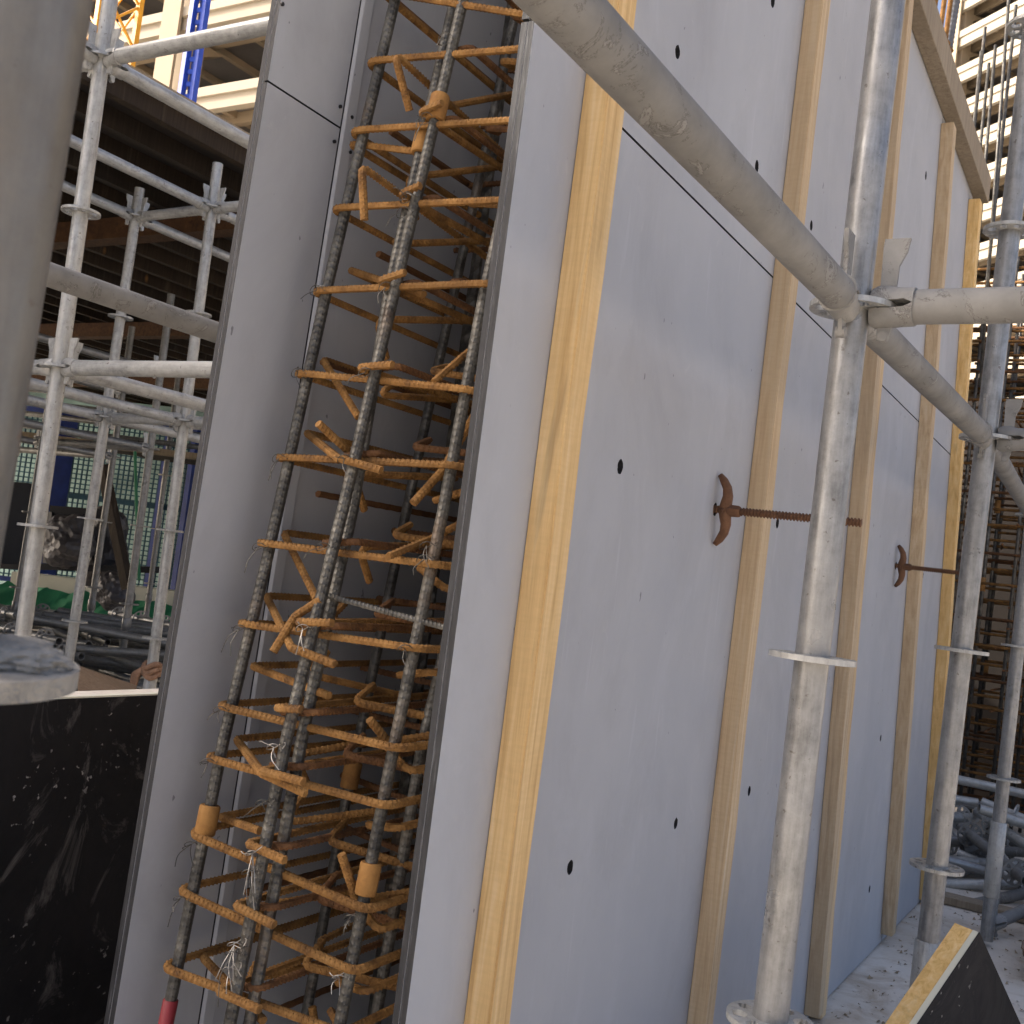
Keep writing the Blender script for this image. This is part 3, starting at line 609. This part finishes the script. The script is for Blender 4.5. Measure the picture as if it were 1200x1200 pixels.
pbox('face_sheet', 0, .0015, BLACK); pbox('plywood_core', .0016, .014, FENCEL, inset=.0005); pbox('timber_frame', .0142, .052, WOOD, inset=.001)

# ------------------------------------------------------------------ right-hand background
rg = thing('rebar_wall', (-.3, 7.0, 0), 'tall rusty rebar wall cage standing behind the heap of scaffold parts', 'rebar cage'); RO = rg.location
xs = [-1.05 + .145 * i for i in range(14)]
for j, yy in enumerate((6.9, 7.25, 7.5)):
    for i, x in enumerate(xs):
        jit = rnd.uniform(-.02, .02); top = 3.4 if (i + j) % 3 else rnd.uniform(4.2, 5.6)
        m = MB(RO); m.tube([(x + jit, yy + rnd.uniform(-.02, .02), .02), (x + jit + .02, yy, top)], .011, 6); m.build('vertical_bar', STEEL, rg, True)
        if i % 3 == 1: m = MB(RO); zc = .9 + .5 * ((i * 7 + j) % 3); m.tube([(x + jit + .004, yy, zc), (x + jit + .004, yy, zc + .08)], .018, 8); m.build('coupler', COUP, rg, True)
    for k in range(36):
        z = .18 + k * .09 + rnd.uniform(-.015, .015); t = rnd.uniform(-.02, .02); m = MB(RO)
        m.tube([(-1.15, yy - .02 + .04 * (k % 2), z), (1.0, yy - .02 + .04 * (k % 2), z + t)], .0085, 6); m.build('horizontal_bar', RUST if k % 4 else RUSTD, rg, True)
for (p_, q_) in (((1154.7, 32), (1139.6, 167)), ((1166.7, 53), (1153.7, 201)), ((1159, 74), (1147, 188)), ((1185, -40), (1163, 258)), ((1150, 60), (1141, 150))):
    a_, b_ = on_y(p_, 6.85), on_y(q_, 6.85); lo = b_ + (b_ - a_) * ((b_.z - 2.6) / (a_.z - b_.z)); m = MB(RO); m.tube([lo, a_], .0105, 6); m.build('vertical_bar', STEEL, rg, True)
for k in range(26):
    z = .24 + k * .12
    for i in range(0, 14, 2):
        x = xs[i] + rnd.uniform(-.05, .05); m = MB(RO); m.tube([(x, 6.85, z), (x + rnd.uniform(-.06, .06), 7.3, z + rnd.uniform(-.03, .03))], .007, 5); m.build('cross_tie', RUSTD, rg, True)
m = MB(); m.box((-1.3, 7.9, .005), (1.6, 7.95, 2.75)); props(m.build('dark_backdrop', SOFFD), 'dark shuttering sheet added for shade behind the rusty rebar wall', 'backdrop')  # added dark sheet, stands in for the shade between the bars
# bars sticking out of the top of the wall, with a corrugated sleeve
for i, (px, Dp, h) in enumerate((((1088, 20), 4.0, .9), ((1098, 20), 4.2, .9), ((1104, 30), 4.4, .8))):
    p = on_x(px, -.86); m = MB(CO); m.tube([(p.x, p.y, 2.7), (p.x + .04, p.y, p.z + .8)], .009, 8); m.build('vertical_bar', RUST, cage, True)
for i in range(5):
    p = on_x((1085 + 4 * i, 8 + 9 * i), -.85); m = MB(CO); m.tube([(p.x - .03, p.y - .25, p.z - .02), (p.x + .02, p.y + .15, p.z + .02)], .006, 6); m.build('horizontal_bar', RUST, cage, True)
p = on_x((1113, 40), -.86); m = MB(CO); zs = np.linspace(p.z - .28, p.z + .9, 120); m.tube([(p.x + .05 * (z - p.z), p.y, z) for z in zs], [.018 + .0022 * (i % 2) for i in range(120)], 12); m.build('corrugated_sleeve', PVC, cage)

# heap of scaffold parts on the slab
def pile_tube(mat, L, nros, name='scaffold_offcut'):
    t = bpy.data.objects.new(name, None); link(t); part('tube', hollow_tube('tube', L, mat, n=16), t)
    for k in range(nros): part('rosette', ros(mat), t, (0, 0, L * (.15 + .7 * k / max(1, nros - 1)) if nros > 1 else L * .3))
    return t
def copy_tree(o):
    c = o.copy(); link(c)
    for ch in o.children: k = ch.copy(); link(k, c)
    return c
def heap(protos, spots, label, group):
    used = set()
    for (loc, dr, k) in spots:
        o = protos[k]
        if k in used: o = copy_tree(o)
        used.add(k); o.matrix_world = Matrix.Translation(loc) @ frame_z(dr).to_4x4() @ Matrix.Rotation(rnd.random() * 6, 4, 'Z'); props(o, label[k], 'scaffold tube', group)
    for k, o in enumerate(protos):
        if k not in used: [bpy.data.objects.remove(c_) for c_ in list(o.children)]; bpy.data.objects.remove(o)
pr = [pile_tube(GALVP, .55, 1), pile_tube(GALV, .42, 0), pile_tube(CEM, .7, 2)]
sp = []
for k in range(58):
    u = rnd.random(); v = rnd.random(); x = -.78 + 1.1 * u; y = 5.5 + 1.0 * v; hgt = .04 + .30 * (v ** .8) * rnd.random()
    az = rnd.uniform(-.5, 3.6); el = rnd.uniform(-.25, .3); sp.append((Vector((x, y, hgt + .03)), Vector((math.cos(az) * math.cos(el), -abs(math.sin(az)) * math.cos(el), math.sin(el))), rnd.choice((0, 0, 1, 1, 2))))
heap(pr, sp, ['pale short scaffold tube with one rosette lying in the heap by the rebar wall', 'plain galvanized tube offcut lying in the heap by the rebar wall', 'cement dusted tube with two rosettes lying in the heap by the rebar wall'], 'heap of scaffold parts by the rebar wall')
ledger(on_z((1158, 1085), .05), on_z((1158, 1085), .05) + Vector((.55, 1.2, .22)), 'cement dusted scaffold tube lying on the slab beside the thin looking pole', CEM, CEMH, heads=(1, 0))
m = MB(); m.box((-.75, 5.05, .004), (.35, 5.15, .035)); o = m.build('timber_batten', WOODG, bevel=.002); props(o, 'weathered timber batten on the slab in front of the scaffold heap', 'timber')
# crumpled perforated sheet
n = 26; V = []; F = []; cx, cy = on_z((1205, 1085), .1).x + .29, on_z((1205, 1085), .1).y + .05
for i in range(n):
    for j in range(n):
        x = (i / (n - 1) - .5) * .55; y = (j / (n - 1) - .5) * .9
        V.append((cx + x, cy + y, .10 + .04 * math.sin(13 * x + 7 * y) * math.cos(11 * y - 6 * x) + .03 * math.sin(31 * y + 17 * x) + rnd.uniform(-.014, .014) - .2 * x * x))
for i in range(n - 1):
    for j in range(n - 1):
        if i % 4 == 2 and j % 3 == 1: continue
        F.append([i * n + j, (i + 1) * n + j, (i + 1) * n + j + 1, i * n + j + 1])
me = mesh('crumpled_sheet', V, F, CRUMP); o = part('crumpled_sheet', me); md = o.modifiers.new('t', 'SOLIDIFY'); md.thickness = .006; props(o, 'crumpled brown perforated metal sheet lying on the slab by the black panel', 'metal sheet')
# grit on the slab
m = MB(); 
for k in range(900):
    x = rnd.uniform(-.76, .4); y = rnd.uniform(2.2, 5.6); s = rnd.uniform(.003, .011); q = [Vector((x + rnd.uniform(-s, s), y + rnd.uniform(-s, s) * 1.6, .002 + (s * .8 if i_ == 3 else 0))) for i_ in range(4)]
    m.quads(q, [(0, 1, 2), (0, 1, 3), (1, 2, 3), (2, 0, 3)])
props(m.build('grit', WOODG), 'wood chips and grit scattered on the concrete slab', 'grit', kind='stuff')

# ------------------------------------------------------------------ left-hand background: deck, fence, heap
deck = thing('timber_deck', (-4.0, 2.0, 1.85 + H), 'dark timber slab deck on joists above the pale scaffold', 'deck'); DO = deck.location; zk = 1.85 + H
xe = -3.985
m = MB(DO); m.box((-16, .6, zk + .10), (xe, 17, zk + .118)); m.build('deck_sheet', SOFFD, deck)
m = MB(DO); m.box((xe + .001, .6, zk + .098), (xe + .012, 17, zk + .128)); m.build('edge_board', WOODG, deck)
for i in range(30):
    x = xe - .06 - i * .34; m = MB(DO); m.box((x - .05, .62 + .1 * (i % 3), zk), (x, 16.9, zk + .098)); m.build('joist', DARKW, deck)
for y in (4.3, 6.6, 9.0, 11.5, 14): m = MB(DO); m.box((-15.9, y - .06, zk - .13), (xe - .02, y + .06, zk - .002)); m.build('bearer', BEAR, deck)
# work platform tubes and fence
pf = thing('work_platform', at((110, 520), 9.5), 'dim timber platform under the deck in front of the blue fence', 'platform'); po = pf.location
q0, q1 = at((-40, 525), 9.5), at((260, 545), 9.5); q0.z = q1.z = po.z
for k in range(4):
    m = MB(po); of = Vector((.25, .42, 0)) * k; m.bar(q0 + of, q1 + of, .22, .045); m.build('plank', DARKW if k else WOODG, pf)
for k in range(3): m = MB(po); of = Vector((.1, .3, .10 + .11 * k)); m.tube([q0 + of, q1 + of], TR, 10); m.build('rail_tube', GALVD, pf, True)
fen = thing('mesh_fence', at((100, 690), 13.5), 'blue framed teal wire mesh fence beyond the shoring', 'fence'); fo = fen.location
fd_ = Vector((.80, .60, 0)).normalized()
fc0 = at((100, 600), 13.5); fc0.z = 0
F0 = fc0 - fd_ * 3.2; F1 = fc0 + fd_ * 3.6; zf0, zf1 = .35, 2.45
m = MB(fo); n = 110
for k in range(n + 1):
    p = F0.lerp(F1, k / n); m.bar(p + Vector((0, 0, zf0)), p + Vector((0, 0, zf1)), .015, .015, (1, 0, 0))
for k in range(36): z = zf0 + (zf1 - zf0) * k / 35; m.bar(F0 + Vector((0, 0, z)), F1 + Vector((0, 0, z)), .015, .015)
o = m.build('wire_mesh', TEAL, fen); o['kind'] = 'stuff'
for k, (t, w) in enumerate(((.02, .1), (.2, .08), (.42, .24), (.6, .06), (.66, .3), (.82, .26), (.98, .1))): p = F0.lerp(F1, t) - Vector((-.1, .1, 0)); m = MB(fo); m.bar(p, p + Vector((0, 0, zf1)), w, .08, (1, 0, 0)); m.build('post', BLUE, fen)
for z in (zf0, 1.45, zf1): m = MB(fo); m.bar(F0 + Vector((.02, -.04, z)), F1 + Vector((.02, -.04, z)), .05, .06); m.build('rail', BLUE if z != 1.45 else TEAL, fen)
# pale yard wall behind the fence, sunlit
m = MB(); w0, w1 = F0 + Vector((-6, 1.2, 0)), F1 + Vector((3, 3.2, 0)); m.bar(w0 + Vector((0, 0, 1.5)), w1 + Vector((0, 0, 1.5)), .2, 3.0); props(m.build('yard_wall', NET), 'pale wall glimpsed through the blue mesh fence', 'wall')
gb = thing('green_tarp', at((60, 690), 11.5), 'green tarpaulin draped low in front of the blue mesh fence', 'tarpaulin'); go = gb.location; V = []; F = []
q0, q1 = at((-30, 676), 11.5), at((230, 708), 11.5)
for i in range(60):
    for j in range(6):
        p = q0.lerp(q1, i / 59); sag = .05 * abs(math.sin(i * .33)); V.append(p + Vector((.03 * math.sin(i * 1.1 + j), -.05 * j, -.05 * j - sag + .012 * math.sin(i * .9 + j * 2))) - go)
for i in range(59):
    for j in range(5): F.append([i * 6 + j, i * 6 + 6 + j, i * 6 + 7 + j, i * 6 + j + 1])
part('sheet', mesh('sheet', V, F, GREEN, True), gb)
m = MB(go); m.bar(q0 + Vector((0, .5, -.05)), q1 + Vector((0, .5, -.05)), .3, .28); m.build('pale_bundle', FENCEL, gb)
def sack(px, D, r, label):
    bm = bmesh.new(); bmesh.ops.create_icosphere(bm, subdivisions=4, radius=1); s = rnd.random() * 9
    for v in bm.verts:
        c_ = v.co; v.co = Vector((c_.x * r[0], c_.y * r[1], c_.z * r[2])) * (1 + .13 * math.sin(5 * c_.x + s) * math.cos(6 * c_.z - s) + .07 * abs(math.sin(11 * c_.z + 7 * c_.x + s)) + .05 * abs(math.sin(19 * c_.x - 13 * c_.z)))
    me = bpy.data.meshes.new('plastic_bag'); bm.to_mesh(me); bm.free(); me.materials.append(BAG); o = part('plastic_bag', me, None, at(px, D)); props(o, label, 'plastic bag')
sack((80, 634), 10.2, (.26, .2, .24), 'bulging grey plastic bag by the black steel frame'); sack((117, 640), 10.6, (.30, .2, .36), 'tall grey plastic bag behind the slim pole'); sack((135, 692), 9.5, (.16, .15, .16), 'small crumpled grey bag above the scaffold heap')
m = MB(); p = at((95, 655), 10.4); m.bar(at((-20, 662), 10.4), at((190, 668), 10.4), .5, .06); 
o = m.build('bench_top', BLK); props(o, 'dark low bench carrying the grey plastic bags', 'bench')
m = MB(); m.bar(at((20, 565), 9.6), at((8, 660), 9.6), .26, .1, (1, 0, 0)); props(m.build('black_post', BLK), 'black steel post beside the deck edge pole', 'post')
m = MB(); m.bar(at((60, 598), 10.3), at((125, 603), 10.3), .07, .09); m.bar(at((62, 600), 10.3), at((58, 660), 10.3), .09, .09, (1, 0, 0)); props(m.build('steel_trestle', BLK), 'black steel frame standing over the grey plastic bag', 'frame')
m = MB(); m.bar(at((120, 545), 8.9), at((150, 690), 8.9), .06, .09, (1, 0, 0)); props(m.build('leaning_timber', DARKW), 'dark timber leaning behind the slim pole', 'timber')
m = MB(); m.tube([at((158, 527), 8.6), at((160, 600), 8.6), at((163, 680), 8.6)], .012, 6); props(m.build('green_hose', GREEN), 'thin green hose hanging by the grey pole', 'hose')
pl_ = [pile_tube(GALVD, 1.8, 0), pile_tube(GALVD, 1.2, 3), pile_tube(CEM, 1.5, 2)]
sp = []
for k in range(75):
    px = (rnd.uniform(-25, 200), 0); D = rnd.uniform(5.6, 9.0); b_ = at((px[0], 700), D); hz = .06 + .62 * (1 - abs(D - 7.3) / 1.9) * rnd.random(); az = rnd.uniform(-.5, .6); dr = Vector((math.cos(az), math.sin(az) * .8, rnd.uniform(-.08, .08)))
    sp.append((Vector((b_.x, b_.y, hz)) - dr * .7, dr, rnd.choice((0, 0, 0, 1, 2))))
heap(pl_, sp, ['long dull tube lying in the shaded heap behind the black board', 'dull tube with three rosettes in the shaded heap behind the black board', 'cement dusted tube in the shaded heap behind the black board'], 'shaded heap of scaffold tubes behind the black board')
# brown boards on trestle and rag
bp = [on_x((92, 780), -2.9), on_x((160, 803), -2.9), on_x((160, 822), -2.75), on_x((92, 822), -2.75)]
m = MB(); m.hexa([v - Vector((0, 0, .02)) for v in bp], bp); props(m.build('brown_board', WOODB), 'brown plywood offcut lying behind the black board', 'plywood board')
m = MB(); zz = on_y((176, 785), 3.48).z
for k in range(3):
    c_ = fz(l3f, zz - H) ; pts = [Vector((c_.x + .034 * math.cos(t) * (1 + .12 * math.sin(3 * t + k)), c_.y + .034 * math.sin(t), zz + .02 * k - .02 + .012 * math.sin(2 * t + k))) for t in np.linspace(0, 6.28, 24)]; m.tube(pts, .013, 7)
for k in range(4): c_ = fz(l3f, zz - H); m.tube(fillet([c_ + Vector((-.03, -.03, 0)), c_ + Vector((-.05 - .01 * k, -.03, -.03)), c_ + Vector((-.055 - .012 * k, -.03, -.09 - .02 * k))], .02, 4), [.012] * 6 + [.003], 6)
props(m.build('rag', CLOTH, None, True), 'orange rag knotted round the foot of the pale pole', 'rag')

# added block, out of view on the left, keeps the sun off the work
m = MB(); m.box((-9, -2.6, .002), (-6.1, 3.35, 5.9)); props(m.build('shade_block', plain('shade_block_grey', (.36, .35, .33), .85, 0, .15, 1.5)), 'plain grey block added out of view to shade the wall work', 'building')
# ------------------------------------------------------------------ distant buildings, crane, mast
def building(name, label, origin, ang, length, nfl, fh, z0, depth, colw, colstep, fas, coff=0.0):
    t = thing(name, origin, label, 'building'); t.rotation_euler.z = ang
    def P(n, m_, mat): return m_.build(n, mat, t)
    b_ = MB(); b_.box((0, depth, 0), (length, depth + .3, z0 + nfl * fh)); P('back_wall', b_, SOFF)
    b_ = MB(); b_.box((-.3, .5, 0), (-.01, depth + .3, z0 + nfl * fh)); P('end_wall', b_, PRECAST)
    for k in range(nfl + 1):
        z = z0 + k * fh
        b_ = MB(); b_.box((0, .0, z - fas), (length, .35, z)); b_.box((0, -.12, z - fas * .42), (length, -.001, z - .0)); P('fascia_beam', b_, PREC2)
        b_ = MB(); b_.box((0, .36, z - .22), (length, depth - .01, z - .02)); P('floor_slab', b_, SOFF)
        b_ = MB(); b_.box((0, 1.6, z - fas * .8), (length, 1.9, z - .23)); P('inner_beam', b_, PRECAST)
        nj = int(length / 2.4); b_ = MB()
        for j in range(nj): x = (j + .5) * length / nj; b_.box((x - .12, .37, z - .48), (x + .12, 1.59, z - .221)); b_.box((x - .12, 1.91, z - .48), (x + .12, depth - .02, z - .221))
        o = P('floor_ribs', b_, PRECAST); o['kind'] = 'stuff'
    x = coff
    while x < length:
        b_ = MB(); zt = z0 + nfl * fh; b_.box((x, -.25, 0), (x + colw, -.122, zt)); b_.box((x + .02, .36, 0), (x + colw - .02, 1.2, zt)); P('column', b_, PRECAST)
        for k in range(1, nfl + 1):
            z = z0 + k * fh - fas; b_ = MB(); b_.quads([(x + .03, .37, z - .9), (x + colw - .03, .37, z - .9), (x + colw - .03, .37, z), (x + .03, .37, z), (x + .03, 2.2, z), (x + colw - .03, 2.2, z)], [(0, 1, 2, 3), (0, 4, 5, 1), (0, 3, 4), (1, 5, 2), (3, 2, 5, 4)]); P('haunch', b_, PRECAST)
        x += colstep
    return t
dR = Vector((-.806, .592, 0)); PR = at((1160, 130), 83); PR.z = 0
oR = PR + dR * 5.2; building('precast_block', 'tall sunlit precast block with pale beam bands seen behind the rebar wall', oR, math.atan2(-dR.y, -dR.x), 60, 23, 3.05, 46.9 + H - 17 * 3.05 - 2.6, 9, 1.3, 13, 1.25, .0)
PL = at((250, 80), 41); building('precast_building', 'sunlit precast frame with pale beams above the dark timber deck', Vector((PL.x - 28, PL.y, 0)), 0, 41, 7, 3.4, PL.z + .35 - 5 * 3.4 - 1.1, 12, 1.0, 9.3, .85, coff=25.0)
cr = thing('tower_crane', at((122, 20), 33) * 1.0, 'yellow lattice tower crane mast behind the deck edge pole', 'crane'); cl = cr.location.copy(); cr.location.z = 0; w = .68; zt = cl.z + 6
for sx in (-1, 1):
    for sy in (-1, 1): m = MB(); m.bar((sx * w, sy * w, 0), (sx * w, sy * w, zt), .16, .16, (1, 0, 0)); m.build('chord', YELL, cr)
for k in range(int(zt / 1.3)):
    z = k * 1.3
    for (a, b_) in (((-1, -1), (1, -1)), ((1, -1), (1, 1)), ((1, 1), (-1, 1)), ((-1, 1), (-1, -1))):
        m = MB(); m.bar((a[0] * w, a[1] * w, z), (b_[0] * w, b_[1] * w, z + 1.3), .07, .07); m.bar((b_[0] * w * .98, b_[1] * w * .98, z), (a[0] * w * .98, a[1] * w * .98, z + 1.3), .06, .06); m.build('brace', YELL, cr)
bmst = at((236, 0), 24); bmb = at((216, 125), 24)
ms = thing('blue_mast', Vector((bmst.x, bmst.y, 0)), 'bright blue perforated steel mast in front of the sunlit precast frame', 'mast'); xl = Vector((.85, .5, 0)).normalized()
for s in (-1, 1): m = MB(); v = xl * .13 * s; m.bar(v, v + Vector((-.02, 0, bmst.z + 3)), .13, .12, (1, 0, 0)); m.build('rail', BLUEL, ms)
for k in range(int((bmst.z + 3) / .28)): m = MB(); m.bar(-xl * .07 + Vector((0, .01, k * .28)), xl * .07 + Vector((0, .01, k * .28 + .0)), .06, .10); m.build('rung', BLUEL, ms)
m = MB(); m.bar(Vector((.0, .09, 0)), Vector((.0, .09, bmst.z + 3)), .18, .05, (1, 0, 0)); m.build('web', BLUE, ms)
